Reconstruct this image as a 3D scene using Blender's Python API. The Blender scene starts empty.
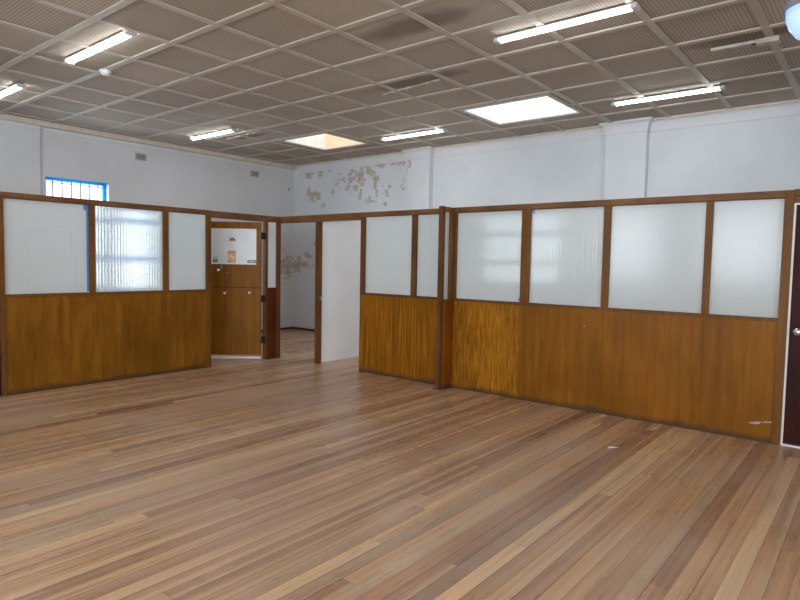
import bpy, bmesh, math, random
from mathutils import Vector, Matrix
random.seed(4)
SC = bpy.context.scene
COL = SC.collection

# ------------------------------------------------------------------ camera
cam_d = bpy.data.cameras.new('camera'); cam_d.sensor_width = 36; cam_d.lens = 598.07/800*36
cam_d.clip_start = 0.05
cam = bpy.data.objects.new('camera', cam_d); COL.objects.link(cam); SC.camera = cam
_r = Vector((0.77549, 0.63109, 0.01843)); _u = Vector((-0.05362, 0.03675, 0.99788)); _f = Vector((-0.62908, 0.77484, -0.06234))
m = Matrix.Identity(4)
for i in range(3):
    m[i][0] = _r[i]; m[i][1] = _u[i]; m[i][2] = -_f[i]
m[2][3] = 1.5
cam.matrix_world = m

# ------------------------------------------------------------------ world, light, exposure
w = bpy.data.worlds.new('sky'); SC.world = w; w.use_nodes = True
bg = w.node_tree.nodes['Background']
bg.inputs[0].default_value = (0.80, 0.90, 1.0, 1); bg.inputs[1].default_value = 2.2
vs = SC.view_settings
vs.view_transform = 'Standard'; vs.look = 'None'; vs.gamma = 1; vs.use_curve_mapping = False
vs.exposure = 0.36

ZC = 3.538          # ceiling
XL = -7.229         # front face of the long partition on the left
YR = 5.974          # front face of the partition on the right
XW = -10.091        # outer wall behind the left partition
YW = 8.709          # outer wall behind the right partition
XE, YS = 4.2, -3.6  # walls behind the camera

def area(name, loc, size, sizey, direction, power, color):
    l = bpy.data.lights.new(name, 'AREA'); l.shape = 'RECTANGLE'; l.size = size; l.size_y = sizey
    l.energy = power; l.color = color
    o = bpy.data.objects.new(name, l); COL.objects.link(o); o.location = loc
    o.rotation_euler = Vector(direction).to_track_quat('-Z', 'Y').to_euler()
    return o
DAY = (0.83, 0.92, 1.0)
SOUTH_WIN = [(-6.0, -4.4), (-3.4, -1.8), (-0.8, 0.8), (1.8, 3.4)]
for a, b in SOUTH_WIN:
    area('window_daylight', ((a+b)/2, YS-0.05, 2.05), b-a-0.1, 1.7, (0, 1, 0.0), 86, DAY)
EAST_WIN = [(-2.2, -0.6), (1.0, 2.6)]
for a, b in EAST_WIN:
    area('window_daylight', (XE+0.05, (a+b)/2, 2.05), b-a-0.1, 1.7, (-1, 0, 0.0), 55, DAY)
SKY = [(-4.47, -3.27, 6.75, 7.72), (-8.07, -7.03, 6.70, 7.68)]
SHAFT = 0.75
for k, (x0, x1, y0, y1) in enumerate(SKY):
    area('skylight_daylight', ((x0+x1)/2, (y0+y1)/2, ZC+SHAFT-0.02), x1-x0-0.04, y1-y0-0.04, (0, 0, -1), (12, 8.5)[k], DAY)
# daylight entering by the barred windows of the back rooms
area('window_daylight', (XW-0.24, 4.19, 1.85), 0.8, 1.6, (1, 0, 0), 18, DAY)
area('window_daylight', (XW-0.22, 5.15, 1.65), 0.8, 1.3, (1, 0, 0), 8, DAY)
area('window_daylight', (-4.68, YW+0.22, 1.75), 1.35, 1.05, (0, -1, 0), 4, DAY)

# ------------------------------------------------------------------ node helpers
class NT:
    def __init__(s, name):
        s.m = bpy.data.materials.new(name); s.m.use_nodes = True
        s.t = s.m.node_tree; s.b = s.t.nodes['Principled BSDF']; s.out = s.t.nodes['Material Output']
    def n(s, typ, ins=None, **kw):
        nd = s.t.nodes.new(typ)
        for k, v in kw.items(): setattr(nd, k, v)
        for k, v in (ins or {}).items(): s.set(nd.inputs[k], v)
        return nd
    def set(s, sock, v):
        if isinstance(v, bpy.types.NodeSocket): s.t.links.new(v, sock)
        elif hasattr(v, '__len__') and sock.type == 'RGBA' and len(v) == 3: sock.default_value = (*v, 1)
        else: sock.default_value = v
    def math(s, op, a, b=0.0, c=None, clamp=False):
        nd = s.n('ShaderNodeMath', {0: a, 1: b}, operation=op, use_clamp=clamp)
        if c is not None: s.set(nd.inputs[2], c)
        return nd.outputs[0]
    def vec(s, x, y, z): return s.n('ShaderNodeCombineXYZ', {0: x, 1: y, 2: z}).outputs[0]
    def pos(s):
        g = s.n('ShaderNodeNewGeometry'); sp = s.n('ShaderNodeSeparateXYZ', {0: g.outputs['Position']})
        return g.outputs['Position'], sp.outputs[0], sp.outputs[1], sp.outputs[2]
    def noise(s, vec, scale=1.0, detail=3, rough=0.5, dist=0.0):
        return s.n('ShaderNodeTexNoise', {'Vector': vec, 'Scale': scale, 'Detail': detail, 'Roughness': rough, 'Distortion': dist}).outputs[0]
    def mix(s, f, a, b, mode='MIX'):
        nd = s.n('ShaderNodeMix', data_type='RGBA', blend_type=mode)
        s.set(nd.inputs[0], f); s.set(nd.inputs[6], a); s.set(nd.inputs[7], b)
        return nd.outputs[2]
    def ramp(s, f, stops):
        nd = s.n('ShaderNodeValToRGB', {0: f}); r = nd.color_ramp
        while len(r.elements) < len(stops): r.elements.new(0.5)
        for e, (p, c) in zip(r.elements, stops): e.position = p; e.color = (*c, 1)
        return nd.outputs[0]
    def smooth(s, v, a, b, lo=0.0, hi=1.0):
        nd = s.n('ShaderNodeMapRange', {0: v, 1: a, 2: b, 3: lo, 4: hi}, interpolation_type='SMOOTHSTEP'); return nd.outputs[0]
    def fin(s, color=None, rough=None, spec=None, bump=None, bs=0.3, bd=0.002, **kw):
        if color is not None: s.set(s.b.inputs['Base Color'], color)
        if rough is not None: s.set(s.b.inputs['Roughness'], rough)
        if spec is not None: s.set(s.b.inputs['Specular IOR Level'], spec)
        for k, v in kw.items(): s.set(s.b.inputs[k.replace('_', ' ')], v)
        if bump is not None:
            bn = s.n('ShaderNodeBump', {'Strength': bs, 'Distance': bd, 'Height': bump}); s.set(s.b.inputs['Normal'], bn.outputs[0])
        return s.m

def plain(name, c, rough=0.5, metal=0.0, spec=0.5, var=0.06, scale=12):
    t = NT(name); P, x, y, z = t.pos()
    n = t.noise(P, scale, 4)
    k = t.smooth(n, 0.3, 0.7, 1-var, 1+var)
    col = t.n('ShaderNodeVectorMath', {0: c, 1: t.vec(k, k, k)}, operation='MULTIPLY').outputs[0]
    return t.fin(col, rough, spec, Metallic=metal)

def emis(name, c, s):
    t = NT(name); return t.fin((0.8, 0.8, 0.8), 0.4, Emission_Color=c, Emission_Strength=s)

# ------------------------------------------------------------------ materials
def m_floor():
    t = NT('floor_boards'); P, x, y, z = t.pos()
    W = 0.087
    xi = t.math('ADD', t.math('DIVIDE', x, W), 0.17)
    idx = t.math('FLOOR', xi); fx = t.math('FRACT', xi)
    r1 = t.n('ShaderNodeTexWhiteNoise', {'W': idx}, noise_dimensions='1D').outputs[0]
    yy = t.math('DIVIDE', t.math('ADD', y, t.math('MULTIPLY', r1, 37.0)), t.math('ADD', t.math('MULTIPLY', r1, 2.2), 3.0))
    ci = t.math('FLOOR', yy); fy = t.math('FRACT', yy)
    wn = t.n('ShaderNodeTexWhiteNoise', {'Vector': t.vec(idx, ci, 3.0)}, noise_dimensions='3D')
    rv = wn.outputs[0]
    base = t.ramp(rv, [(0.0, (0.30, 0.155, 0.088)), (0.15, (0.42, 0.228, 0.126)), (0.5, (0.50, 0.288, 0.154)), (0.8, (0.55, 0.315, 0.162)), (1.0, (0.66, 0.42, 0.23))])
    # streaks inside a board
    off = t.math('MULTIPLY', rv, 60.0)
    g1 = t.noise(t.vec(t.math('MULTIPLY', x, 40.0), t.math('ADD', t.math('MULTIPLY', y, 0.8), off), off), 1.0, 4, 0.55, 0.3)
    g2 = t.noise(t.vec(t.math('MULTIPLY', x, 14.0), t.math('ADD', t.math('MULTIPLY', y, 0.5), off), 2.0), 1.0, 3, 0.5, 0.3)
    k = t.math('ADD', t.smooth(g1, 0.25, 0.75, -0.12, 0.12), t.smooth(g2, 0.3, 0.7, 0.80, 1.20))
    col = t.n('ShaderNodeVectorMath', {0: base, 1: t.vec(k, k, k)}, operation='MULTIPLY').outputs[0]
    # pale sapwood edge on some boards, grey weathering on others
    wn2 = t.n('ShaderNodeTexWhiteNoise', {'Vector': t.vec(idx, ci, 11.0)}, noise_dimensions='3D').outputs[0]
    sap = t.math('MULTIPLY', t.smooth(wn2, 0.70, 0.74), t.smooth(t.math('ADD', fx, t.math('MULTIPLY', g2, 0.3)), 0.62, 0.95))
    col = t.mix(t.math('MULTIPLY', sap, 0.55), col, (0.62, 0.43, 0.26))
    gry = t.math('MULTIPLY', t.smooth(wn2, 0.30, 0.26), 0.40)
    col = t.mix(gry, col, (0.36, 0.275, 0.20))
    wear = t.noise(P, 0.8, 4, 0.6)
    col = t.mix(t.smooth(wear, 0.42, 0.68, 0.0, 0.30), col, (0.56, 0.43, 0.35))
    gap = t.math('MAXIMUM', t.smooth(fx, 0.060, 0.015), t.smooth(fy, 0.0012, 0.0))
    gapn = t.smooth(t.n('ShaderNodeTexWhiteNoise', {'W': t.math('ADD', idx, 0.5)}, noise_dimensions='1D').outputs[0], 0.15, 1.0, 0.40, 1.0)
    col = t.mix(t.math('MULTIPLY', gap, gapn), col, (0.035, 0.02, 0.014))
    rgh = t.math('ADD', t.smooth(wear, 0.3, 0.7, 0.23, 0.40), t.smooth(g1, 0.3, 0.7, -0.04, 0.05))
    hgt = t.math('SUBTRACT', t.math('MULTIPLY', g1, 0.25), gap)
    return t.fin(col, rgh, 0.38, hgt, 0.25, 0.002)

def m_wall(name, blobs=(), base=(0.72, 0.72, 0.72)):
    t = NT(name); P, x, y, z = t.pos()
    n = t.noise(P, 1.3, 4, 0.6); k = t.smooth(n, 0.3, 0.7, 0.95, 1.03)
    col = t.n('ShaderNodeVectorMath', {0: base, 1: t.vec(k, k, k)}, operation='MULTIPLY').outputs[0]
    if blobs:
        cur = None
        for (c, r) in blobs:
            d = t.n('ShaderNodeVectorMath', {0: P, 1: c}, operation='SUBTRACT').outputs[0]
            d = t.n('ShaderNodeVectorMath', {0: d, 1: (1/r[0], 1/r[1], 1/r[2])}, operation='MULTIPLY').outputs[0]
            l = t.n('ShaderNodeVectorMath', {0: d}, operation='LENGTH').outputs[1]
            cur = l if cur is None else t.math('MINIMUM', cur, l)
        nn = t.noise(P, 9.0, 5, 0.65); nf = t.noise(P, 30.0, 3, 0.6)
        v = t.math('ADD', cur, t.math('ADD', t.smooth(nn, 0.3, 0.7, -0.25, 0.95), t.smooth(nf, 0.3, 0.7, -0.20, 0.20)))
        mask = t.smooth(v, 1.05, 0.85)
        pc = t.ramp(t.noise(P, 14, 4), [(0.35, (0.40, 0.31, 0.20)), (0.65, (0.56, 0.49, 0.37))])
        col = t.mix(t.math('MULTIPLY', mask, 0.85), col, pc)
        return t.fin(col, 0.6, 0.3, t.math('SUBTRACT', t.math('MULTIPLY', n, 0.3), mask), 0.35, 0.004)
    return t.fin(col, 0.6, 0.3, t.noise(P, 25, 4), 0.08, 0.003)

def m_wood(name, dark, mid, light, freq=22, rough=0.38, stripe=0.0, wavy=0.0, dirt=True, seam=None, blotch=0.25, zf=0.9):
    """varnished veneer with vertical grain; position-based so it follows any panel"""
    t = NT(name); P, x, y, z = t.pos()
    s = t.math('ADD', x, y)
    wob = t.math('MULTIPLY', t.math('SUBTRACT', t.noise(t.vec(t.math('MULTIPLY', s, 3.0), 0.0, t.math('MULTIPLY', z, 2.2)), 1.0, 3), 0.5), wavy)
    ss = t.math('ADD', s, wob)
    g = t.noise(t.vec(t.math('MULTIPLY', ss, freq), 0.0, t.math('MULTIPLY', z, zf)), 1.0, 4, 0.6, 0.2)
    f = t.noise(t.vec(t.math('MULTIPLY', ss, freq*6), 3.0, t.math('MULTIPLY', z, 4.0)), 1.0, 3, 0.6)
    big = t.noise(t.vec(t.math('MULTIPLY', s, 2.2), 7.0, t.math('MULTIPLY', z, 1.3)), 1.0, 3, 0.5)
    v = t.math('ADD', t.math('MULTIPLY', g, 0.62), t.math('MULTIPLY', f, 0.38))
    if stripe:
        wv = t.n('ShaderNodeTexWave', {'Vector': t.vec(ss, 0.0, t.math('MULTIPLY', z, 0.05)), 'Scale': stripe, 'Distortion': 2.5, 'Detail': 3.0, 'Detail Scale': 1.2}, wave_type='BANDS', bands_direction='X').outputs[1]
        v = t.math('ADD', t.math('MULTIPLY', v, 0.80), t.math('MULTIPLY', wv, 0.20))
    col = t.ramp(v, [(0.32, dark), (0.5, mid), (0.68, light)])
    k = t.smooth(big, 0.3, 0.7, 1-blotch, 1+blotch)
    col = t.n('ShaderNodeVectorMath', {0: col, 1: t.vec(k, k, k)}, operation='MULTIPLY').outputs[0]
    if seam:
        for a in seam:
            d = t.math('ABSOLUTE', t.math('SUBTRACT', s, a))
            col = t.mix(t.smooth(d, 0.004, 0.001, 0.0, 0.6), col, (0.03, 0.012, 0.004))
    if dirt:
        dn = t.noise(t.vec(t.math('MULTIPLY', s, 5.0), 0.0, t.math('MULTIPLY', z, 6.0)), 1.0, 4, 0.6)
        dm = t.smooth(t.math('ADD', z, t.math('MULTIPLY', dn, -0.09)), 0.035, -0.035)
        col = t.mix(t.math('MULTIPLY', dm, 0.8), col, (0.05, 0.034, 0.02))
    return t.fin(col, t.smooth(g, 0.3, 0.7, rough-0.03, rough+0.08), 0.13, f, 0.05, 0.001)

def m_tile():
    t = NT('perforated_ceiling_board'); P, x, y, z = t.pos()
    S = 0.0305
    def c(v): return t.math('SUBTRACT', t.math('FRACT', t.math('DIVIDE', v, S)), 0.5)
    d = t.n('ShaderNodeVectorMath', {0: t.vec(c(x), c(y), 0.0)}, operation='LENGTH').outputs[1]
    hole = t.smooth(d, 0.29, 0.17)
    big = t.noise(P, 0.55, 3, 0.5)
    base = t.mix(t.smooth(big, 0.35, 0.65), (0.445, 0.380, 0.305), (0.515, 0.448, 0.368))
    # each board a little different
    ti = t.vec(t.math('FLOOR', t.math('DIVIDE', t.math('ADD', x, 0.9), 0.745)), t.math('FLOOR', t.math('DIVIDE', t.math('SUBTRACT', y, 2.40), 0.705)), 0.0)
    r = t.n('ShaderNodeTexWhiteNoise', {'Vector': ti}, noise_dimensions='3D').outputs[0]
    k = t.smooth(r, 0, 1, 0.92, 1.07)
    col = t.n('ShaderNodeVectorMath', {0: base, 1: t.vec(k, k, k)}, operation='MULTIPLY').outputs[0]
    # water stains around old fittings
    cur = None
    for (cx, cy, rx, ry) in [(-4.2, 5.42, .75, .16), (-1.0, 6.05, .6, .2), (-3.3, 4.15, .7, .2), (-8.3, 6.2, .5, .08), (-0.4, 6.3, .4, .15)]:
        dd = t.n('ShaderNodeVectorMath', {0: t.vec(t.math('DIVIDE', t.math('SUBTRACT', x, cx), rx), t.math('DIVIDE', t.math('SUBTRACT', y, cy), ry), 0.0)}, operation='LENGTH').outputs[1]
        cur = dd if cur is None else t.math('MINIMUM', cur, dd)
    st = t.smooth(t.math('ADD', cur, t.math('MULTIPLY', t.noise(P, 4, 4), 0.8)), 1.6, 0.8)
    col = t.mix(t.math('MULTIPLY', st, 0.55), col, (0.06, 0.042, 0.03))
    col = t.mix(t.math('MULTIPLY', hole, 0.66), col, (0.045, 0.028, 0.02))
    return t.fin(col, 0.8, 0.2)

def m_ribbed(name, body, tint=(0.93, 0.97, 0.97), rough=0.22, rib=1.0):
    """reeded obscure glass: vertical ribs, milky body, weak mirror"""
    t = NT(name); P, x, y, z = t.pos()
    s = t.math('ADD', x, y)
    n = t.noise(t.vec(t.math('MULTIPLY', s, 30.0), 0.0, t.math('MULTIPLY', z, 0.4)), 1.0, 2)
    wv = t.math('ADD', t.math('MULTIPLY', t.math('SINE', t.math('MULTIPLY', s, 2*math.pi/0.035)), 0.5), n)
    bn = t.n('ShaderNodeBump', {'Strength': 1.0, 'Distance': 0.004*rib, 'Height': wv}).outputs[0]
    rf = t.n('ShaderNodeBsdfRefraction', {'Color': tint, 'Roughness': rough, 'IOR': 1.25, 'Normal': bn}).outputs[0]
    tl = t.n('ShaderNodeBsdfTranslucent', {'Color': (0.90, 0.93, 0.92)}).outputs[0]
    df = t.n('ShaderNodeBsdfDiffuse', {'Color': (0.84, 0.87, 0.85)}).outputs[0]
    gl = t.n('ShaderNodeBsdfGlossy', {'Color': (1, 1, 1), 'Roughness': 0.16, 'Normal': bn}).outputs[0]
    milk = t.n('ShaderNodeMixShader', {0: 0.45, 1: tl, 2: df}).outputs[0]
    a = t.n('ShaderNodeMixShader', {0: body, 1: rf, 2: milk}).outputs[0]
    fr = t.n('ShaderNodeFresnel', {'IOR': 1.45}).outputs[0]
    o = t.n('ShaderNodeMixShader', {0: t.math('MULTIPLY', fr, 0.8), 1: a, 2: gl}).outputs[0]
    t.t.links.new(o, t.out.inputs['Surface'])
    return t.m

def m_film():
    """blue translucent film taped over the window frames: daylight glows through it"""
    t = NT('blue_film')
    a = t.n('ShaderNodeBsdfTranslucent', {'Color': (0.03, 0.55, 1.0, 1)}).outputs[0]
    b = t.n('ShaderNodeBsdfDiffuse', {'Color': (0.03, 0.48, 1.0, 1)}).outputs[0]
    o = t.n('ShaderNodeMixShader', {0: 0.4, 1: a, 2: b}).outputs[0]
    t.t.links.new(o, t.out.inputs['Surface']); return t.m

BL_R = [((-9.62,YW,3.36),(.16,.3,.11)), ((-9.27,YW,3.33),(.10,.3,.17)), ((-9.0,YW,3.38),(.05,.3,.10)), ((-9.45,YW,2.87),(.24,.3,.14)), ((-9.62,YW,2.96),(.06,.3,.16)),
        ((-9.15,YW,2.64),(.10,.3,.07)), ((-8.72,YW,3.12),(.18,.3,.16)), ((-8.90,YW,2.94),(.08,.3,.13)), ((-8.38,YW,3.14),(.10,.3,.27)), ((-8.12,YW,3.16),(.19,.3,.21)),
        ((-7.88,YW,3.22),(.17,.3,.13)), ((-7.73,YW,3.05),(.11,.3,.14)), ((-8.13,YW,2.85),(.07,.3,.14)), ((-7.88,YW,2.70),(.12,.3,.11)), ((-7.70,YW,2.87),(.05,.3,.18)),
        ((-7.47,YW,2.85),(.08,.3,.20)), ((-7.65,YW,3.35),(.16,.3,.07)), ((-7.28,YW,3.35),(.18,.3,.07)), ((-7.08,YW,3.33),(.14,.3,.09)), ((-6.92,YW,3.30),(.07,.3,.18)),
        ((-7.05,YW,2.96),(.06,.3,.14)), ((-7.38,YW,2.93),(.10,.3,.08)), ((-6.81,YW-.12,3.27),(.06,.3,.10)), ((-7.5,YW,2.60),(.09,.3,.06)), ((-8.3,YW,2.96),(.16,.3,.09)),
        ((-8.5,YW,2.96),(.08,.3,.09)), ((-9.97,YW,1.42),(.2,.3,.2)), ((-9.68,YW,1.40),(.20,.3,.12)), ((-9.62,YW,1.62),(.20,.3,.08)), ((-9.42,YW,1.86),(.08,.3,.10)), ((-8.9,YW,1.5),(.3,.3,.2))]
BL_L = [((XW,8.52,1.36),(.3,.28,.36)), ((XW,8.25,1.15),(.3,.08,.12))]
M = dict(
    floor=m_floor(),
    wall_r=m_wall('peeling_white_paint', BL_R, (0.70, 0.72, 0.735)), wall_l=m_wall('white_paint_with_damp_patch', BL_L, (0.66, 0.655, 0.65)),
    wall=m_wall('white_paint'),
    inner=m_wall('pale_inner_paint', (), (0.88, 0.875, 0.865)),
    cream=plain('cream_gloss_bead', (0.66, 0.57, 0.46), 0.5),
    batten=plain('beige_batten_paint', (0.49, 0.43, 0.355), 0.6, var=0.05, scale=3),
    tile=m_tile(),
    p_left=m_wood('veneer_left', (0.135, 0.046, 0.004), (0.205, 0.08, 0.006), (0.275, 0.118, 0.01), 9, blotch=0.2, seam=[XL+3.165+.003, XL+4.10]),
    p_str=m_wood('veneer_ribbon', (0.085, 0.024, 0.002), (0.225, 0.08, 0.003), (0.44, 0.185, 0.011), 40, wavy=0.04, blotch=0.12, zf=1.0),
    p_wav=m_wood('veneer_wavy', (0.125, 0.04, 0.002), (0.27, 0.1, 0.004), (0.48, 0.21, 0.014), 40, wavy=0.08, blotch=0.18, zf=4.0),
    p_right=m_wood('veneer_right', (0.155, 0.052, 0.003), (0.212, 0.075, 0.004), (0.27, 0.104, 0.007), 16, blotch=0.16, seam=[-2.2+YR, -1.27+YR]),
    p_fin=m_wood('veneer_return', (0.15, 0.043, 0.003), (0.21, 0.062, 0.004), (0.27, 0.085, 0.006), 14),
    p_red=m_wood('veneer_red', (0.06, 0.01, 0.001), (0.095, 0.018, 0.002), (0.13, 0.03, 0.003), 14, dirt=False),
    door=m_wood('door_veneer', (0.145, 0.047, 0.002), (0.225, 0.082, 0.003), (0.3, 0.122, 0.006), 12, dirt=False, blotch=0.12),
    post=m_wood('post_wood', (0.08, 0.03, 0.01), (0.125, 0.05, 0.016), (0.17, 0.072, 0.024), 20, dirt=False, blotch=0.15, rough=0.4),
    post_l=m_wood('post_wood_left', (0.105, 0.041, 0.008), (0.155, 0.064, 0.013), (0.2, 0.088, 0.02), 20, dirt=False, blotch=0.15, rough=0.4),
    rail=m_wood('rail_wood', (0.11, 0.047, 0.018), (0.17, 0.076, 0.028), (0.23, 0.108, 0.042), 3, dirt=False, blotch=0.2, rough=0.4, zf=30),
    darkdoor=m_wood('dark_door_stain', (0.018, 0.0025, 0.001), (0.034, 0.0045, 0.002), (0.055, 0.008, 0.003), 16, dirt=False, rough=0.45),
    glass=m_ribbed('obscure_glass', 0.80, rib=0.02),
    glass_dull=m_ribbed('reeded_glass_dull', 0.76, rough=0.20, rib=0.35),
    glass_clear=m_ribbed('reeded_glass_by_window', 0.60, rough=0.20, rib=0.7),
    glass_paint=m_ribbed('painted_over_glass', 0.95, rib=0.1),
    white=plain('light_strip_white', (0.78, 0.77, 0.74), 0.4),
    board=plain('white_board_gloss', (0.76, 0.80, 0.80), 0.35, var=0.03, scale=5),
    shaft=plain('skylight_shaft_white', (0.82, 0.81, 0.78), 0.6),
    peach=plain('skylight_shaft_peach', (0.90, 0.62, 0.40), 0.6),
    blue=m_film(),
    blueband=plain('blue_edge_tape', (0.06, 0.26, 0.66), 0.5),
    bar=plain('grey_steel_bar', (0.25, 0.25, 0.26), 0.5, 0.6),
    tube=emis('lit_diffuser', (0.93, 0.97, 1.0), 19.0),
    housing=plain('fitting_grey_white', (0.55, 0.54, 0.52), 0.45),
    fitting_old=plain('old_fitting_cream', (0.50, 0.45, 0.39), 0.6, var=0.2),
    black=plain('black_metal', (0.012, 0.012, 0.014), 0.6, spec=0.15),
    chrome=plain('chrome', (0.75, 0.76, 0.78), 0.15, 1.0, var=0.02),
    vent=plain('vent_grille_paint', (0.52, 0.50, 0.47), 0.7),
    ventdark=plain('vent_hollow', (0.07, 0.062, 0.055), 0.9),
    plastic=plain('white_plastic', (0.80, 0.79, 0.77), 0.35),
    wire=plain('dark_line', (0.20, 0.18, 0.15), 0.7),
    glow=emis('blue_white_lamp_bowl', (0.10, 0.38, 1.0), 0.7),
    grey=plain('grey_lamp_shade', (0.30, 0.30, 0.32), 0.5),
    glue=plain('pale_plaster_remnant', (0.50, 0.44, 0.37), 0.9, var=0.3, scale=20),
    roof=plain('roof_slab', (0.3, 0.3, 0.3), 0.9),
)

# ------------------------------------------------------------------ mesh helpers
def bm_box(bm, x0, x1, y0, y1, z0, z1):
    vs_ = [bm.verts.new((x, y, z)) for x in (x0, x1) for y in (y0, y1) for z in (z0, z1)]
    for q in ((0,1,3,2), (4,6,7,5), (0,4,5,1), (2,3,7,6), (0,2,6,4), (1,5,7,3)):
        bm.faces.new([vs_[i] for i in q])
def wl(o):
    v = Vector((0, 0, 0))
    while o is not None: v += o.location; o = o.parent
    return v
def obj(name, bm, mat, parent=None, local=False, bevel=0.0, smooth=False):
    if parent is not None and not local: bmesh.ops.translate(bm, vec=-wl(parent), verts=bm.verts)
    bmesh.ops.recalc_face_normals(bm, faces=bm.faces)
    if bevel: bmesh.ops.bevel(bm, geom=list(bm.edges), offset=bevel, segments=2, affect='EDGES', profile=0.6, clamp_overlap=True)
    me = bpy.data.meshes.new(name); bm.to_mesh(me); bm.free(); me.materials.append(mat)
    if smooth:
        for p in me.polygons: p.use_smooth = True
    o = bpy.data.objects.new(name, me); COL.objects.link(o)
    if parent is not None: o.parent = parent
    return o
def box(name, mat, c, parent=None, bevel=0.0, local=False):
    bm = bmesh.new(); bm_box(bm, *c); return obj(name, bm, mat, parent, local, bevel)
def boxes(name, mat, cs, parent=None, bevel=0.0, local=False):
    bm = bmesh.new()
    for c in cs: bm_box(bm, *c)
    return obj(name, bm, mat, parent, local, bevel)
def struct(o): o['kind'] = 'structure'; return o
def thing(name, label, cat, loc, rz=0.0, group=None, kind=None):
    o = bpy.data.objects.new(name, None); COL.objects.link(o); o.location = loc; o.rotation_euler = (0, 0, rz)
    o.empty_display_size = 0.1
    if kind: o['kind'] = kind
    else: o['label'] = label; o['category'] = cat
    if group: o['group'] = group
    return o
def tag(o, label, cat, group=None):
    o['label'] = label; o['category'] = cat
    if group: o['group'] = group
    return o
def cyl(bm, p0, p1, r0, r1=None, n=16, caps=True):
    p0 = Vector(p0); p1 = Vector(p1); r1 = r0 if r1 is None else r1
    d = (p1-p0).normalized(); a = d.orthogonal().normalized(); b = d.cross(a)
    A = [bm.verts.new(p0+(a*math.cos(2*math.pi*i/n)+b*math.sin(2*math.pi*i/n))*r0) for i in range(n)]
    B = [bm.verts.new(p1+(a*math.cos(2*math.pi*i/n)+b*math.sin(2*math.pi*i/n))*r1) for i in range(n)]
    for i in range(n): bm.faces.new([A[i], A[(i+1)%n], B[(i+1)%n], B[i]])
    if caps: bm.faces.new(A[::-1]); bm.faces.new(B)
def lathe(bm, origin, axis, prof, n=24):
    """prof: list of (radius, distance along the axis)"""
    o = Vector(origin); d = Vector(axis).normalized(); a = d.orthogonal().normalized(); b = d.cross(a); rings = []
    for r, h in prof:
        if r < 1e-5: rings.append([bm.verts.new(o+d*h)])
        else: rings.append([bm.verts.new(o+d*h+(a*math.cos(2*math.pi*i/n)+b*math.sin(2*math.pi*i/n))*r) for i in range(n)])
    for R0, R1 in zip(rings, rings[1:]):
        for i in range(n):
            j = (i+1) % n
            if len(R0) == 1: bm.faces.new([R0[0], R1[j], R1[i]])
            elif len(R1) == 1: bm.faces.new([R0[i], R0[j], R1[0]])
            else: bm.faces.new([R0[i], R0[j], R1[j], R1[i]])
def slab_cells(s0, s1, t0, t1, holes):
    """split a rectangle around holes (a,b,c,d) into cells"""
    S = sorted({s0, s1, *[h[0] for h in holes], *[h[1] for h in holes]}); T = sorted({t0, t1, *[h[2] for h in holes], *[h[3] for h in holes]})
    out = []
    for a, b in zip(S, S[1:]):
        for c, d in zip(T, T[1:]):
            ms, mt = (a+b)/2, (c+d)/2
            if any(h[0] < ms < h[1] and h[2] < mt < h[3] for h in holes): continue
            out.append((a, b, c, d))
    return out

# ------------------------------------------------------------------ room shell
WT = 0.25
struct(box('floor', M['floor'], (XW-WT, XE+WT, YS-WT, YW+WT, -0.1, 0)))
H1 = (3.74, 4.71, 0.93, 2.72)      # barred window seen above the left partition
H2 = (4.82, 5.60, 0.93, 2.36)      # window seen through the reeded pane
H3 = (-5.40, -3.95, 1.18, 2.34)    # window seen through the right partition
struct(boxes('wall_left', M['wall_l'], [(XW-WT, XW, a, b, c, d) for a, b, c, d in slab_cells(YS, YW, 0, ZC, [H1, H2])]))
struct(boxes('wall_back', M['wall_r'], [(a, b, YW, YW+WT, c, d) for a, b, c, d in slab_cells(XW-WT, XE+WT, 0, ZC, [H3])]))
struct(boxes('wall_front', M['wall'], [(a, b, YS-WT, YS, c, d) for a, b, c, d in slab_cells(XW-WT, XE+WT, 0, ZC, [(a, b, 1.15, 2.95) for a, b in SOUTH_WIN])]))
struct(boxes('wall_right', M['wall'], [(XE, XE+WT, a, b, c, d) for a, b, c, d in slab_cells(YS, YW, 0, ZC, [(a, b, 1.15, 2.95) for a, b in EAST_WIN])]))
# pilasters
PIL_R = [(-6.85, -6.36), (-3.23, -2.66), (0.45, 1.0)]
PIL_L = [(3.02, 3.66), (-0.9, -0.3)]
PD = 0.12
trim_n = [0]
def trim(o_bm, mat, smooth=False, bevel=0.0):
    trim_n[0] += 1
    return struct(obj('trim_%d' % trim_n[0], o_bm, mat, smooth=smooth, bevel=bevel))
for a, b in PIL_R:
    bm = bmesh.new(); bm_box(bm, a, b, YW-PD, YW, 0, ZC); trim(bm, M['wall_r'])
for a, b in PIL_L:
    bm = bmesh.new(); bm_box(bm, XW, XW+0.05, a, b, 0, ZC); trim(bm, M['wall_l'])
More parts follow.
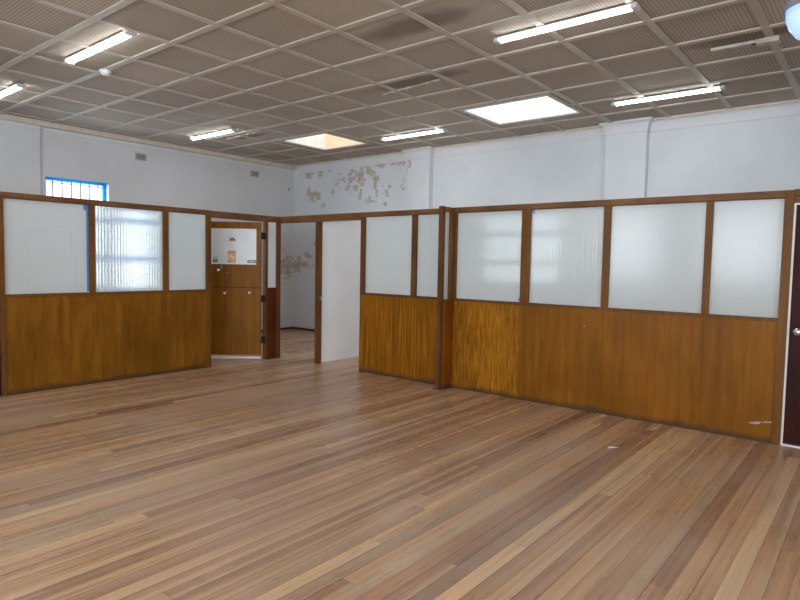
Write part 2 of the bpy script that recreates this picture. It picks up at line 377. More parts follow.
# coved cornice, following the wall and its pilasters (one continuous profile swept along a polyline)
def cornice(pts, R, PX, top):
    """pts: plan polyline with the room on its right-hand side"""
    prof = [(0.0, -R-0.012-top), (0.018, -R-0.012-top), (0.018, -R-top)]
    for i in range(9):
        a = math.pi/2*i/8
        prof.append((PX*(1-math.cos(a))+0.010, -R-top+R*math.sin(a)))
    prof = prof + [(PX+0.010, 0.0), (0.0, 0.0)]
    bm = bmesh.new(); rings = []
    n = len(pts)
    for i, p in enumerate(pts):
        p = Vector((p[0], p[1], 0))
        nm = []
        if i > 0: d = (p-Vector((*pts[i-1], 0))).normalized(); nm.append(Vector((d.y, -d.x, 0)))
        if i < n-1: d = (Vector((*pts[i+1], 0))-p).normalized(); nm.append(Vector((d.y, -d.x, 0)))
        off = nm[0] if len(nm) == 1 else (nm[0]+nm[1])/max(0.3, 1+nm[0].dot(nm[1]))
        rings.append([bm.verts.new((p.x+off.x*a, p.y+off.y*a, ZC+h)) for a, h in prof])
    for A, B in zip(rings, rings[1:]):
        for k in range(len(prof)-1): bm.faces.new([A[k], A[k+1], B[k+1], B[k]])
    return bm
def run(coords, base, depth, s0, s1, horiz):
    pts = [(s0, base)]
    for a, b in sorted(coords):
        pts += [(a, base), (a, base-depth), (b, base-depth), (b, base)]
    pts.append((s1, base)); return pts
pr = run(PIL_R, YW, PD, XW, XE, True)
trim(cornice(pr, 0.125, 0.065, 0.03), M['wall'])
pl = []
for s, bb in run(PIL_L, 0, 0.05, YS, YW, False): pl.append((XW - bb, s))
trim(cornice(pl, 0.05, 0.04, 0.065), M['wall'])
# cream quarter bead where ceiling meets the cove
def bead(x0, x1, y0, y1, h):
    bm = bmesh.new(); bm_box(bm, x0, x1, y0, y1, ZC-h, ZC); return bm
trim(bead(XW, XE, YW-0.095, YW-0.06, 0.030), M['cream'], bevel=0.008)
trim(bead(XW+0.03, XW+0.125, YS, YW, 0.085), M['cream'], bevel=0.015)
# skirtings of the back room
struct(box('baseboard_left', M['post'], (XW, XW+0.018, YS, YW, 0, 0.05), bevel=0.004))
struct(box('baseboard_back', M['post'], (XW+.02, -6.9, YW-0.018, YW, 0, 0.05), bevel=0.004))

# ceiling: boards with two skylight openings; battens as parts
ceil = struct(boxes('ceiling', M['tile'], [(a, b, c, d, ZC, ZC+0.06) for a, b, c, d in slab_cells(XW-WT, XE+WT, YS-WT, YW+WT, [(a-.03, b+.03, c-.03, d+.03) for a, b, c, d in SKY])]))
BW = 0.064; BH = 0.014
def cut(s0, s1, gaps):
    segs = [(s0, s1)]
    for g0, g1 in gaps:
        ns = []
        for a, b in segs:
            if g1 <= a or g0 >= b: ns.append((a, b)); continue
            if a < g0: ns.append((a, g0))
            if b > g1: ns.append((g1, b))
        segs = ns
    return segs
x = -0.90-0.745*12
while x < XE:
    if x > XW+0.25:
        gaps = [(s[2]-.06, s[3]+.06) for s in SKY if s[0]-.10 < x < s[1]+.10]
        boxes('batten', M['batten'], [(x-BW/2, x+BW/2, a, b, ZC-BH, ZC) for a, b in cut(YS+.01, YW-.08, gaps)], ceil, 0.003)
    x += 0.745
y = 2.40-0.705*8
while y < YW-0.3:
    if y > YS+0.05:
        gaps = [(s[0]-.06, s[1]+.06) for s in SKY if s[2]-.03 < y < s[3]+.03]
        boxes('batten', M['batten'], [(a, b, y-BW/2, y+BW/2, ZC-BH-.002, ZC) for a, b in cut(XW+.06, XE, gaps)], ceil, 0.003)
    y += 0.705
for k, (x0, x1, y0, y1) in enumerate(SKY):
    e = 0.055
    boxes('skylight_surround', M['batten'], [(x0-e, x1+e, y0-e, y0, ZC-.018, ZC), (x0-e, x1+e, y1, y1+e, ZC-.018, ZC), (x0-e, x0, y0, y1, ZC-.018, ZC), (x1, x1+e, y0, y1, ZC-.018, ZC)], ceil, 0.003)
    sh = boxes('skylight_shaft', M['shaft'], [(x0-.03, x0, y0-.03, y1+.03, ZC-.01, ZC+SHAFT), (x1, x1+.03, y0-.03, y1+.03, ZC-.01, ZC+SHAFT), (x0, x1, y0-.03, y0, ZC-.01, ZC+SHAFT), (x0-.03, x1+.03, y0-.03, y1+.03, ZC+SHAFT, ZC+SHAFT+.02)], ceil)
    box('skylight_shaft_end', M['peach'] if k else M['shaft'], (x0, x1, y1, y1+.03, ZC-.01, ZC+SHAFT), ceil)

# ------------------------------------------------------------------ windows
win_n = [0]
def window(axis, plane, s0, s1, z0, z1, transoms=(), bars=0, fmat='blue', fw=0.035, out=-1):
    """frame set into the outer half of the wall; axis 'y' means the window runs along y"""
    win_n[0] += 1
    root = thing('window_%d' % win_n[0], None, None, ((plane, (s0+s1)/2, z0) if axis == 'y' else ((s0+s1)/2, plane, z0)), kind='structure')
    d0, d1 = sorted((plane+out*0.10, plane+out*0.16))
    def bx(a, b, c, d, p0=d0, p1=d1): return (p0, p1, a, b, c, d) if axis == 'y' else (a, b, p0, p1, c, d)
    boxes('window_frame', M[fmat], [bx(s0, s0+fw, z0, z1), bx(s1-fw, s1, z0, z1), bx(s0+fw, s1-fw, z0, z0+fw), bx(s0+fw, s1-fw, z1-fw, z1)], root, 0.003)
    for zt in transoms: box('transom', M[fmat], bx(s0+fw, s1-fw, zt-.045, zt+.045), root, 0.003)
    # painted reveal lining
    r0, r1 = sorted((plane, plane+out*0.10))
    boxes('reveal_lining', M[fmat], [bx(s0, s1, z1-.012, z1, r0, r1), bx(s0, s0+.012, z0, z1-.012, r0, r1)], root)
    if bars:
        b0, b1 = sorted((plane+out*0.085, plane+out*0.095))
        for i in range(1, bars):
            ss = s0+(s1-s0)*i/bars
            box('security_bar', M['bar'], bx(ss-.008, ss+.008, z0, z1-.03, b0, b1), root)
        box('security_bar', M['bar'], bx(s0, s1, z1-.075, z1-.063, b0, b1), root)
    # sill
    q0, q1 = sorted((plane+out*0.16, plane-out*0.03))
    box('window_sill', M['white'], bx(s0-.03, s1+.03, z0-.03, z0, *sorted((plane, plane-out*0.03))), root, 0.004)
    return root
window('y', XW, *H1, transoms=(1.48, 2.10), bars=7)
window('y', XW, *H2, transoms=(1.48, 2.13))
window('x', YW, *H3, transoms=(1.53, 2.0), fmat='white', out=1)
for a, b in SOUTH_WIN:
    pass
def big_window(axis, plane, s0, s1, out):
    win_n[0] += 1
    z0, z1 = 1.15, 2.95
    root = thing('window_%d' % win_n[0], None, None, ((plane, (s0+s1)/2, z0) if axis == 'y' else ((s0+s1)/2, plane, z0)), kind='structure')
    d0, d1 = sorted((plane-out*0.0, plane-out*0.05))
    d0, d1 = sorted((plane+out*0.001, plane+out*0.045))
    def bx(a, b, c, d): return (d0, d1, a, b, c, d) if axis == 'y' else (a, b, d0, d1, c, d)
    boxes('window_frame', M['blue'], [bx(s0, s0+.05, z0, z1), bx(s1-.05, s1, z0, z1), bx(s0+.05, s1-.05, z0, z0+.05), bx(s0+.05, s1-.05, z1-.05, z1)], root)
    box('mullion', M['blue'], bx((s0+s1)/2-.02, (s0+s1)/2+.02, z0+.05, z1-.05), root)
for a, b in SOUTH_WIN: big_window('x', YS, a, b, -1)
for a, b in EAST_WIN: big_window('y', XE, a, b, 1)

# ------------------------------------------------------------------ partitions
TP = 0.065
def left(s0, s1, z0, z1, f=0.0, b=TP): return (XL-b, XL+f, s0, s1, z0, z1)
def right(s0, s1, z0, z1, f=0.0, b=TP): return (s0, s1, YR-f, YR+b, z0, z1)
ZS0, ZS1, ZG1, ZT = 1.052, 1.076, 2.108, 2.166

# left partition: three glazed bays over one veneer dado
PL = thing('glazed_partition', 'long brown veneer partition with three frosted panes, left of the open brown door', 'partition', (XL, 2.235, 0))
for s0, s1 in ((2.235, 2.272), (3.14, 3.208), (4.065, 4.135), (4.688, 4.762)):
    if s0 in (2.235, 4.688): z0 = 0
    else: z0 = ZS1
    box('post', M['post_l'], left(s0, s1, z0, ZG1, 0.004), PL, 0.003)
box('top_rail', M['rail'], left(2.235, 4.762, ZG1, ZT, 0.010), PL, 0.004)
for a, b, mt in ((2.272, 3.14, 'glass_paint'), (3.208, 4.065, 'glass_clear'), (4.135, 4.688, 'glass')):
    g = box('glass_pane', M[mt], left(a, b, ZS1, ZG1, -0.025, 0.031), PL)
    boxes('glazing_bead', M['post_l'], [left(a, b, ZS1, ZS1+.010, 0.0, 0.024), left(a, b, ZG1-.008, ZG1, 0.0, 0.024)], PL)
    g['label'] = {'glass_paint': 'pane with white painted back', 'glass_clear': 'reeded pane with window light behind', 'glass': 'plain frosted pane'}[mt]
box('sill_rail', M['post_l'], left(2.272, 4.688, ZS0, ZS1, 0.004), PL, 0.003)
box('wood_panel', M['p_left'], left(2.272, 4.688, 0.0, ZS0, -0.004, 0.05), PL)
# blue edge tape and dirt marks on the painted pane
box('edge_tape', M['blueband'], left(3.118, 3.139, 1.10, 2.05, -0.0235, 0.0248), PL)
box('edge_tape', M['blueband'], left(3.09, 3.139, 2.04, 2.10, -0.0225, 0.0248), PL)
mk = []
for a, b, c, d in ((2.50, 2.955, 1.775, 1.779), (2.50, 2.504, 1.2, 1.775), (2.951, 2.955, 1.52, 1.775), (2.998, 3.002, 1.12, 1.50), (2.96, 3.03, 1.50, 1.504)):
    mk.append(left(a, b, c, d, -0.0242, 0.0249))
boxes('outline_mark', plain('faint_brown_mark', (0.66, 0.67, 0.60), 0.6), mk, PL)

# header over the open door and the narrow corner bay
PC = thing('corner_partition', 'narrow dark red-brown panel with slim frosted strip at the partition corner, beside the open door', 'partition', (XL, 5.67, 0))
box('top_rail', M['rail'], left(4.762, YR+TP, 2.072, 2.163, -0.002), PC, 0.003)
box('post', M['post'], left(5.696, 5.738, 0, 2.072, 0.0), PC, 0.003)
box('corner_post', M['post'], left(5.905, YR-.001, 0, 2.072, 0.012), PC, 0.003)
g = box('glass_pane', M['board'], left(5.738, 5.905, 1.085, 2.072, -0.025, 0.031), PC); g['label'] = 'slim frosted strip'  # opaque white stands in for the light behind this frosted strip
box('wood_panel', M['p_red'], left(5.738, 5.905, 0.0, 1.085, -0.003, 0.05), PC)

# right partition: opening at the corner, then the glazed run
PR = thing('glazed_partition', 'long veneer partition with frosted panes on the right, between the corner opening and the dark door', 'partition', (-7.1, YR, 0))
box('top_rail', M['rail'], right(XL-TP, -5.56, 2.068, 2.166, 0.004), PR, 0.003)
box('top_rail', M['rail'], right(-5.56, -0.688, ZG1, 2.166, 0.008), PR, 0.003)
pl_posts = [(-7.225, -7.165, 0), (-6.462, -6.358, 0), (-5.56, -5.48, 0), (-4.68, -4.60, ZS1), (-4.075, -4.00, 0), (-3.145, -3.04, ZS1), (-2.235, -2.165, ZS1), (-1.300, -1.243, ZS1), (-0.700, -0.632, 0)]
for k, (a, b, z0) in enumerate(pl_posts):
    if k == 0: continue
    zt = 2.068 if k < 2 else ZG1
    bb = TP
    if k == 1: box('post', M['post'], right(a+.012, b-.012, 0, zt, 0.0, bb), PR, 0.003)
    elif k == 2: box('post', M['post'], right(a, b, ZS0, zt, 0.0, bb), PR, 0.003)
    elif k == 8: box('post', M['post_l'], right(a, b, 0, 2.166, 0.010, bb), PR, 0.003)
    elif k == 4: box('post', M['post_l'], right(a, b, ZS1, zt, 0.004, bb), PR, 0.003)
    else: box('post', M['post'] if k < 4 else M['post_l'], right(a, b, z0, zt, 0.002, bb), PR, 0.003)
for a, b in ((-5.48, -4.68), (-4.60, -4.075), (-4.00, -3.145), (-3.04, -2.235), (-2.165, -1.300), (-1.243, -0.700)):
    g = box('glass_pane', M['glass_dull' if -4.01 < a < -3.0 else 'glass'], right(a, b, ZS1, ZG1, -0.025, 0.031), PR)
    boxes('glazing_bead', M['post'], [right(a, b, ZS1, ZS1+.010, 0.0, 0.024), right(a, b, ZG1-.008, ZG1, 0.0, 0.024)], PR)
box('sill_rail', M['post'], right(-5.48, -4.075, ZS0, ZS1, 0.002), PR, 0.003)
box('sill_rail', M['post_l'], right(-4.075, -0.690, ZS0, ZS1, 0.002), PR, 0.003)
q = box('wood_panel', M['p_str'], right(-5.56, -4.075, 0.0, ZS0, -0.003, 0.05), PR); q['label'] = 'ribbon-striped veneer panel'
q = box('wood_panel', M['p_wav'], right(-4.075, -3.135, 0.0, ZS0, -0.002, 0.05), PR); q['label'] = 'golden wavy veneer panel'
q = box('wood_panel', M['p_right'], right(-3.135, -0.690, 0.0, ZS0, -0.003, 0.05), PR); q['label'] = 'plain brown veneer panel'
# scratches on the right end of the veneer, screws and blue scraps
sc = bmesh.new()
for (a, b, z, dz) in ((-0.86, -0.79, .155, .006), (-0.83, -0.785, .166, .004), (-0.80, -0.74, .172, .0025), (-0.755, -0.695, .180, .005), (-0.875, -0.81, .148, .003), (-0.72, -0.64, .189, .002)):
    bm_box(sc, a, b, YR+.0015, YR+.0035, z, z+dz)
obj('scratch', sc, M['housing'], PR)
box('tape_scrap', M['blueband'], right(-3.035, -3.005, 2.06, 2.10, -0.0235, 0.026), PR)
box('tape_scrap', M['blueband'], right(-3.175, -3.15, 1.105, 1.13, -0.0235, 0.026), PR)
box('screw', M['bar'], right(-2.40, -2.388, 0.875, 0.887, 0.002, 0.0), PR)

# the short return that juts into the hall
FY = 5.765
PF = thing('partition_return', 'short panelled return jutting from the right partition, with slim glass strip and post', 'partition', (-4.05, FY, 0))
def fin(s0, s1, z0, z1, o=0.0): return (-4.075+o, -4.022-o, s0, s1, z0, z1)
box('post', M['post'], (-4.092, -4.044, FY-.035, FY+.035, 0, 2.168), PF, 0.004)
box('top_rail', M['rail'], fin(FY+.035, YR-.009, 2.10, 2.160), PF, 0.003)
box('glass_pane', M['glass'], fin(FY+.035, 5.875, ZS1, 2.10, 0.02), PF)
box('post', M['post_l'], fin(5.875, YR-.009, ZS1, 2.10, 0.0), PF, 0.002)
box('wood_panel', M['p_fin'], fin(FY+.035, YR-.004, 0.0, ZS0, 0.001), PF)
box('sill_rail', M['post_l'], fin(FY+.035, YR-.004, ZS0, ZS1), PF, 0.002)
box('foot_plate', M['bar'], (-4.13, -4.015, FY-.05, FY+.04, 0, 0.008), PF)

# white inner wall behind the opening, perpendicular to the partition
struct(box('wall_inner', M['inner'], (-6.52, -6.452, YR+TP+0.01, 7.6, 0, 2.155)))
wmk = box('old_hinge', M['bar'], (-6.345, -6.333, YR-.003, YR+.03, 0.93, 0.99), PR)

# brown door, swung open into the back room
ang = math.radians(46)
D1 = thing('door_1', None, None, (XL-0.012, 5.662, 0), rz=-ang, kind='structure')   # leaf runs along local -y, front face local +x
LWD = 0.89; T = 0.038
def lf(s0, s1, z0, z1, f=0.0, b=T): return (-b, f, -s1, -s0, z0, z1)
boxes('door_frame', M['door'], [lf(.032, .105, .07, 2.058), lf(LWD-.105, LWD, .07, 2.058), lf(.105, LWD-.105, 1.96, 2.058)], D1, 0.003, local=True)
q = boxes('kick_board', M['door'], [lf(.105, LWD-.105, .07, 1.085)], D1, 0.003, local=True)
q = boxes('lock_board', M['door'], [lf(.105, LWD-.105, 1.0855, 1.43, -.001)], D1, 0.003, local=True)
boxes('kick_board', M['door'], [lf(0.032, LWD, .072, 1.086, 0.0015, 0.0)], D1, 0.002, local=True)
box('seam', M['darkdoor'], lf(0.032, LWD, 1.0825, 1.0905, 0.0022, 0.0), D1, local=True)
dp = box('glass_panel', M['board'], lf(.105, LWD-.105, 1.43, 1.96, -0.008, 0.024), D1, local=True); dp['label'] = 'white painted glass panel'
box('floor_light_strip', M['white'], lf(0.032, LWD, 0.020, 0.044, 0.008, 0.02), D1, local=True)  # white strip stands in for light on the floor under the door
def knobby(name, s, z, r, parent=D1, mat='chrome', h=0.02, base=0.0):
    bm = bmesh.new(); lathe(bm, (base, -s, z), (1, 0, 0), [(0, 0), (r*1.0, 0), (r*1.0, h*.3), (r*.6, h*.5), (r*.8, h*.8), (r*.5, h), (0, h)], 14)
    return obj(name, bm, M[mat], parent, local=True, smooth=True)
knobby('lock', .66, 1.34, .036)
bm = bmesh.new(); cyl(bm, (0.018, -.625, 1.35), (0.018, -.60, 1.41), .005, n=8); obj('key', bm, M['chrome'], D1, local=True)
knobby('screw', .545, 1.30, .007, h=.008); knobby('screw', .515, 1.30, .007, h=.008)
for s, r, mt in ((.565, .017, 'chrome'), (.315, .008, 'bar'), (.20, .017, 'chrome')): knobby('coat_hook', s, 1.0+.01*(s < .3), r*1.25, mat='plastic' if mt == 'chrome' else mt, h=.035, base=.006)
for z in (0.30, 0.92, 1.86):
    bx_ = bmesh.new(); bm_box(bx_, -0.02, 0.012, -0.034, 0.030, z-.05, z+.05); cyl(bx_, (0.010, 0.006, z-.055), (0.010, 0.006, z+.055), .008, n=10)
    obj('hinge', bx_, M['black'], D1, local=True)

# paper things stuck on the door's white panel (flat, real thickness)
def on_door(s, z):   # world position on the door's panel face
    c, s_ = math.cos(-ang), math.sin(-ang)
    lx, ly = -0.0075, -s
    return (D1.location.x + c*lx - s_*ly, D1.location.y + s_*lx + c*ly, z)
def paint_mat(name, stops, scale, coord='z'):
    t = NT(name); tc = t.n('ShaderNodeTexCoord'); sp = t.n('ShaderNodeSeparateXYZ', {0: tc.outputs['Object']})
    n = t.noise(tc.outputs['Object'], scale, 3)
    v = t.math('ADD', t.math('MULTIPLY', sp.outputs[2], 5.0), t.math('MULTIPLY', t.math('SUBTRACT', n, 0.5), 0.8))
    return t.fin(t.ramp(t.math('ADD', v, 0.5), stops), 0.5)
def stuck(name, label, cat, s, z, w_, h_, mat):
    o = thing(name, label, cat, on_door(s, z), rz=-ang)
    box('paper', mat, (0.0005, 0.0025, -w_/2, w_/2, -h_/2, h_/2), o, local=True); return o
po = stuck('poster', 'small orange and pink paper poster in middle of the open door\'s white panel', 'poster', .465, 1.545, .12, .175,
      paint_mat('poster_paper', [(0.0, (.45, .12, .10)), (.2, (.78, .40, .22)), (.45, (.85, .60, .26)), (.62, (.78, .38, .24)), (.8, (.76, .38, .33)), (1, (.80, .55, .46))], 30))
boxes('printed_band', plain('poster_red_print', (.62, .26, .20), .5, var=.3, scale=80), [(.0026, .003, -.05, .05, .055, .078)], po, local=True)
boxes('printed_shape', plain('poster_yellow_print', (.86, .68, .32), .5, var=.3, scale=60), [(.0026, .0031, -.035, .01, -.02, .03), (.0026, .0031, .01, .04, -.035, .005)], po, local=True)
st = stuck('sticker', 'tiny square sticker with dark red print at lower left of the door\'s white panel', 'sticker', .705, 1.50, .07, .085,
      paint_mat('sticker_paper', [(0.0, (.70, .72, .74)), (.15, (.12, .03, .10)), (.38, (.16, .03, .08)), (.48, (.30, .42, .52)), (.62, (.55, .62, .66)), (1, (.78, .8, .8))], 40))
# half-round decal
o = thing('decal', 'small half-round pink and dark decal above the poster on the door', 'sticker', on_door(.455, 1.79), rz=-ang)
bm = bmesh.new(); N = 18
f = [bm.verts.new((.001, math.cos(math.pi*i/N)*.05, math.sin(math.pi*i/N)*.055-.02)) for i in range(N+1)]
b_ = [bm.verts.new((.0025, v.co.y, v.co.z)) for v in f]
bm.faces.new(f); bm.faces.new(b_)
for i in range(N): bm.faces.new([f[i], f[i+1], b_[i+1], b_[i]])
obj('paper', bm, plain('decal_pink', (.62, .30, .24), .5), o, local=True)
bm = bmesh.new(); ring = []
for a in range(3, 16):
    cy_, cz_ = math.cos(math.pi*a/N), math.sin(math.pi*a/N)
    ring.append([bm.verts.new((x_, cy_*.050*k_, cz_*.052*k_-.02)) for x_, k_ in ((.0026, .95), (.0034, .95), (.0034, .66), (.0026, .66))])
for A, B in zip(ring, ring[1:]):
    for k_ in range(4): bm.faces.new([A[k_], A[(k_+1) % 4], B[(k_+1) % 4], B[k_]])
bm.faces.new(ring[0]); bm.faces.new(ring[-1])
obj('printed_arc', bm, plain('decal_dark', (.06, .06, .07), .5), o, local=True)
npl = thing('door_plate', 'small grey plate at lower right of the open door\'s white panel', 'sign', on_door(.165, 1.475), rz=-ang)
box('plate', plain('grey_plate', (.20, .21, .22), .4), (0.0005, 0.006, -.072, .057, -.024, .024), npl, 0.001, local=True)
boxes('plate_line', M['housing'], [(0.006, .0068, -.05, .035, -.006, .006)], npl, local=True)

# dark door at the right end with chrome knob, white strips standing in for the light gap around it
D2 = thing('door_2', None, None, (-0.62, YR, 0), kind='structure')
boxes('door_frame', M['white'], [(-0.632, -0.616, YR+.014, YR+.055, 0.0, 2.058), (-0.616, 0.23, YR+.014, YR+.055, 2.044, 2.058)], D2)  # white strips stand in for the light gap at the side and top
box('door_leaf', M['darkdoor'], (-0.616, 0.23, YR+.028, YR+.068, 0.018, 2.044), D2, 0.002)
box('gap_light_strip', M['white'], (-0.632, 0.23, YR+.01, YR+.06, 0, 0.012), D2)
bm = bmesh.new(); lathe(bm, (-0.548, YR+.028, 0.985), (0, -1, 0), [(0, 0), (.034, 0), (.034, .006), (.014, .010), (.014, .035), (.031, .045), (.037, .060), (.029, .078), (0, .083)], 20)
obj('door_handle', bm, M['chrome'], D2, smooth=True)
PH = thing('corner_partition', 'brown header and far jamb framing the dark door at right edge', 'partition', (-0.63, YR, 0))
box('top_rail', M['post_l'], right(-0.632, 0.24, 2.118, 2.172, 0.004), PH, 0.003)
box('door_head', M['post_l'], right(-0.632, 0.24, 2.058, 2.116, 0.0), PH, 0.003)
box('post', M['post_l'], right(0.24, 0.31, 0, 2.166, 0.004), PH, 0.003)
PE = thing('glazed_partition', 'partition run beyond the dark door, right of its far jamb', 'partition', (0.31, YR, 0))
box('top_rail', M['rail'], right(0.31, XE, ZG1, 2.166, 0.008), PE)
box('wood_panel', M['p_right'], right(0.31, XE, 0.0, ZS1, -0.003, 0.05), PE)
for a in (1.3, 2.3, 3.3): box('post', M['post_l'], right(a, a+.07, ZS1, ZG1), PE)
for a, b in ((.31, 1.3), (1.37, 2.3), (2.37, 3.3), (3.37, XE)): box('glass_pane', M['glass'], right(a, b, ZS1, ZG1, -0.025, 0.031), PE)

# dark door at the extreme left and the partition running on behind the viewer
D3 = thing('door_3', None, None, (XL, 1.35, 0), kind='structure')
box('door_leaf', M['darkdoor'], (XL-.06, XL-.02, 1.37, 2.222, 0.012, 2.05), D3)
box('door_frame', M['post'], (XL-TP, XL-.002, 2.222, 2.2345, 0, 2.10), D3)
PW = thing('glazed_partition', 'partition run beyond the left edge, before the three-pane partition', 'partition', (XL, 1.35, 0))
box('top_rail', M['rail'], left(YS, 2.2345, ZG1, ZT, 0.010), PW)
box('wood_panel', M['p_left'], left(YS, 1.35, 0.0, ZS1, -0.004, 0.05), PW)
for a in (1.30, 0.2, -0.9, -2.0, -3.1): box('post', M['post_l'], left(a, a+.065, ZS1, ZG1), PW)
for a, b in ((.265, 1.30), (-.835, .2), (-1.935, -.9), (-3.035, -2.0), (YS, -3.1)): box('glass_pane', M['glass'], left(a, b, ZS1, ZG1, -0.025, 0.031), PW)

# ------------------------------------------------------------------ ceiling fittings
def fitting(x0, x1, yc, label, wid=0.10):
    t = thing('fluorescent_light', label, 'ceiling light', ((x0+x1)/2, yc, ZC-BH), group='slim fluorescent ceiling lights')
    L = (x1-x0)/2; h = wid/2
    box('housing', M['housing'], (-L-.05, L+.05, -.042, .042, -.018, -0.003), t, 0.004, local=True)
    for s in (-1, 1):
        bm = bmesh.new()
        a, b = sorted((s*L, s*(L+.05))); bm_box(bm, a, b, -h+.004, h-.004, -.044, -.014)
        obj('end_cap', bm, M['housing'], t, local=True, bevel=0.006)
    # curved diffuser
    bm = bmesh.new(); n = 12; A = []; B = []
    for i in range(n+1):
        a = math.pi*i/n; yy, zz = math.cos(a)*(h-.006), -.018-math.sin(a)*.024
        A.append(bm.verts.new((-L, yy, zz))); B.append(bm.verts.new((L, yy, zz)))
    for i in range(n): bm.faces.new([A[i], A[i+1], B[i+1], B[i]])
    bm.faces.new(A); bm.faces.new(B[::-1]); bm.faces.new([A[0], B[0], B[n], A[n]])
    obj('diffuser', bm, M['tube'], t, local=True)
    return t
fitting(-2.79, -1.64, 4.80, 'largest lit tube light, at the upper middle-right of the ceiling')
fitting(-6.62, -5.38, 2.71, 'lit tube light in the upper left, beside the smoke detector')
fitting(-9.25, -8.07, 2.74, 'lit tube light cut by the left edge of the frame')
fitting(-2.70, -1.55, 7.49, 'lit tube light near the back wall, right of the big skylight')
fitting(-9.10, -8.00, 5.66, 'lit tube light over the left back room, left of the small skylight')
fitting(-6.47, -5.30, 7.49, 'lit tube light between the two skylights near the back wall')
# old fitting without its tube
t = thing('light_base', 'old cream light base without tube, at upper right of the ceiling', 'ceiling light', (-1.10, 6.18, ZC-BH))
box('channel', M['fitting_old'], (-.27, .14, -.03, .03, -.03, -0.003), t, 0.004, local=True)
box('ballast_box', M['fitting_old'], (.10, .27, -.045, .045, -.05, -0.003), t, 0.005, local=True)
bm = bmesh.new(); cyl(bm, (.07, 0, -.031), (.07, 0, -.028), .02, n=14); obj('cable_hole', bm, M['black'], t, local=True)
# ragged remnants where old fittings were removed
def remnant(name, label, x0, x1, y0, y1, wd):
    o = thing(name, label, 'fixing strip', ((x0+x1)/2, (y0+y1)/2, ZC-BH))
    bm = bmesh.new(); N = 22; up = []; lo = []
    for i in range(N+1):
        f_ = i/N; xx = x0+(x1-x0)*f_-(x0+x1)/2; yy = y0+(y1-y0)*f_-(y0+y1)/2
        w1 = wd*(.35+.65*random.random()); w2 = wd*(.35+.65*random.random())
        up.append((xx, yy+w1)); lo.append((xx, yy-w2))
    T_ = [bm.verts.new((*v, -0.004)) for v in up]; L_ = [bm.verts.new((*v, -0.004)) for v in lo]
    T2 = [bm.verts.new((*v, 0.010)) for v in up]; L2 = [bm.verts.new((*v, 0.010)) for v in lo]
    for i in range(N):
        bm.faces.new([T_[i], T_[i+1], L_[i+1], L_[i]]); bm.faces.new([T2[i], L2[i], L2[i+1], T2[i+1]])
        bm.faces.new([T_[i], T2[i], T2[i+1], T_[i+1]]); bm.faces.new([L_[i], L_[i+1], L2[i+1], L2[i]])
    bm.faces.new([T_[0], L_[0], L2[0], T2[0]]); bm.faces.new([T_[N], T2[N], L2[N], L_[N]])
    obj('strip', bm, M['glue'], o, local=True); return o
remnant('plaster_remnant', 'ragged pale strip of old plaster on the ceiling above the tube light between skylights', -4.85, -3.95, 5.58, 5.50, .030)
remnant('plaster_remnant', 'ragged pale strip of old plaster left of the small skylight', -8.75, -7.7, 6.08, 6.0, .028)
# smoke detector
o = thing('smoke_detector', 'round white smoke detector on the ceiling beside the upper left tube light', 'smoke detector', (-6.70, 3.105, ZC-BH-.002))
bm = bmesh.new(); lathe(bm, (0, 0, 0), (0, 0, -1), [(0, 0), (.062, 0), (.064, .012), (.058, .018), (0, .018)], 28); obj('base', bm, M['plastic'], o, local=True, smooth=False)
bm = bmesh.new(); lathe(bm, (0, 0, -.018), (0, 0, -1), [(0, 0), (.050, 0), (.050, .014), (.036, .028), (.014, .034), (0, .034)], 28); obj('cap', bm, M['plastic'], o, local=True, smooth=False)
# hanging lamp at the top right edge
o = thing('hanging_lamp', 'hanging lamp with blue-lit bowl under grey shade, cut by the top right edge', 'lamp', (-0.479, 4.914, ZC-BH))
bm = bmesh.new(); lathe(bm, (0, 0, 0), (0, 0, -1), [(0, 0), (.06, 0), (.05, .03), (.012, .04), (.012, .20), (0, .20)], 20); obj('stem', bm, M['grey'], o, local=True)
bm = bmesh.new(); lathe(bm, (0, 0, -.15), (0, 0, -1), [(0, 0), (.10, .0), (.145, .03), (.163, .125), (.155, .125), (.10, .02), (0, .02)], 32); obj('shade', bm, M['grey'], o, local=True, smooth=True)
bm = bmesh.new(); lathe(bm, (0, 0, -.272), (0, 0, -1), [(0, 0), (.155, 0), (.152, .06), (.132, .12), (.09, .18), (.04, .213), (0, .22)], 32); obj('bowl', bm, M['glow'], o, local=True, smooth=True)

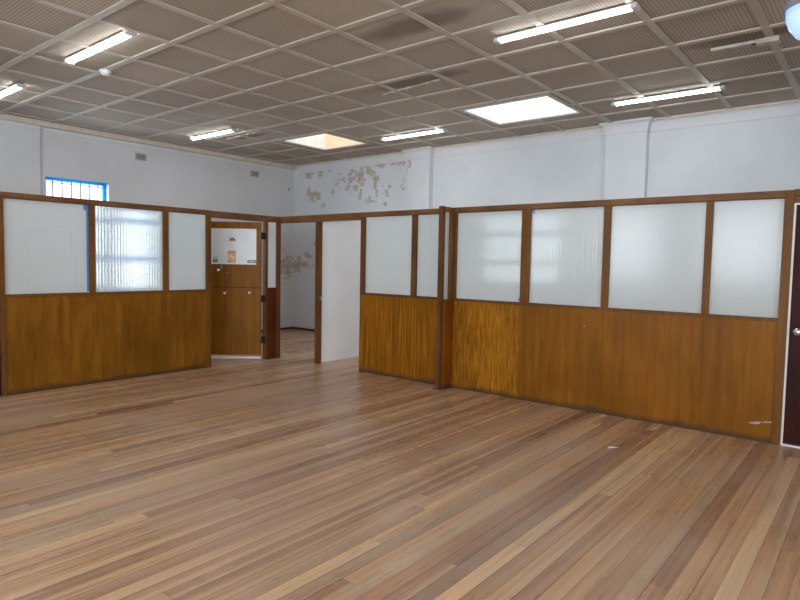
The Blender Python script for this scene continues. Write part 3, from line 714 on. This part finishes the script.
# ------------------------------------------------------------------ wall vents and small things
def vent(yc, zc, w_, h_, label):
    o = thing('wall_vent', label, 'vent', (XW, yc, zc), group='grille vents high on the left wall')
    box('backing', M['ventdark'], (0.001, 0.006, -w_/2+.01, w_/2-.01, -h_/2+.01, h_/2-.01), o, local=True)
    cs = [(0.001, .016, -w_/2, w_/2, h_/2-.016, h_/2), (0.001, .016, -w_/2, w_/2, -h_/2, -h_/2+.016), (0.001, .016, -w_/2, -w_/2+.016, -h_/2+.016, h_/2-.016), (0.001, .016, w_/2-.016, w_/2, -h_/2+.016, h_/2-.016)]
    boxes('frame', M['vent'], cs, o, local=True)
    g = []
    for i in range(1, 5):
        yy = -w_/2+w_*i/5; g.append((.004, .012, yy-.005, yy+.005, -h_/2+.016, h_/2-.016))
    for i in range(1, 4):
        zz = -h_/2+h_*i/4; g.append((.003, .011, -w_/2+.016, w_/2-.016, zz-.004, zz+.004))
    boxes('grille', M['vent'], g, o, local=True)
vent(5.26, 3.235, .20, .125, 'small grille vent high on the wall, right of the barred window')
vent(7.66, 3.245, .20, .13, 'small grille vent high on the wall near the room corner')
o = thing('wall_hook', 'tiny dark hook on the left wall beside the room corner', 'hook', (XW, 8.55, 3.03))
bm = bmesh.new(); lathe(bm, (0, 0, 0), (1, 0, 0), [(0, 0), (.022, 0), (.022, .006), (.008, .010), (.008, .03), (0, .03)], 12); obj('plate', bm, M['wire'], o, local=True)
# scrap of paper on the boards
bm = bmesh.new(); vv = [bm.verts.new(v) for v in ((a-.10, b+.10, c) for a, b, c in ((-1.615, 4.77, .001), (-1.57, 4.79, .006), (-1.55, 4.835, .002), (-1.59, 4.825, .008), (-1.625, 4.79, .003)))]
bm.faces.new(vv); r_ = bmesh.ops.extrude_face_region(bm, geom=bm.faces[:])
for v in [g_ for g_ in r_['geom'] if isinstance(g_, bmesh.types.BMVert)]: v.co.z += .002
tag(obj('paper_scrap', bm, M['plastic']), 'tiny white scrap of paper on the floorboards in front of the right partition', 'paper')
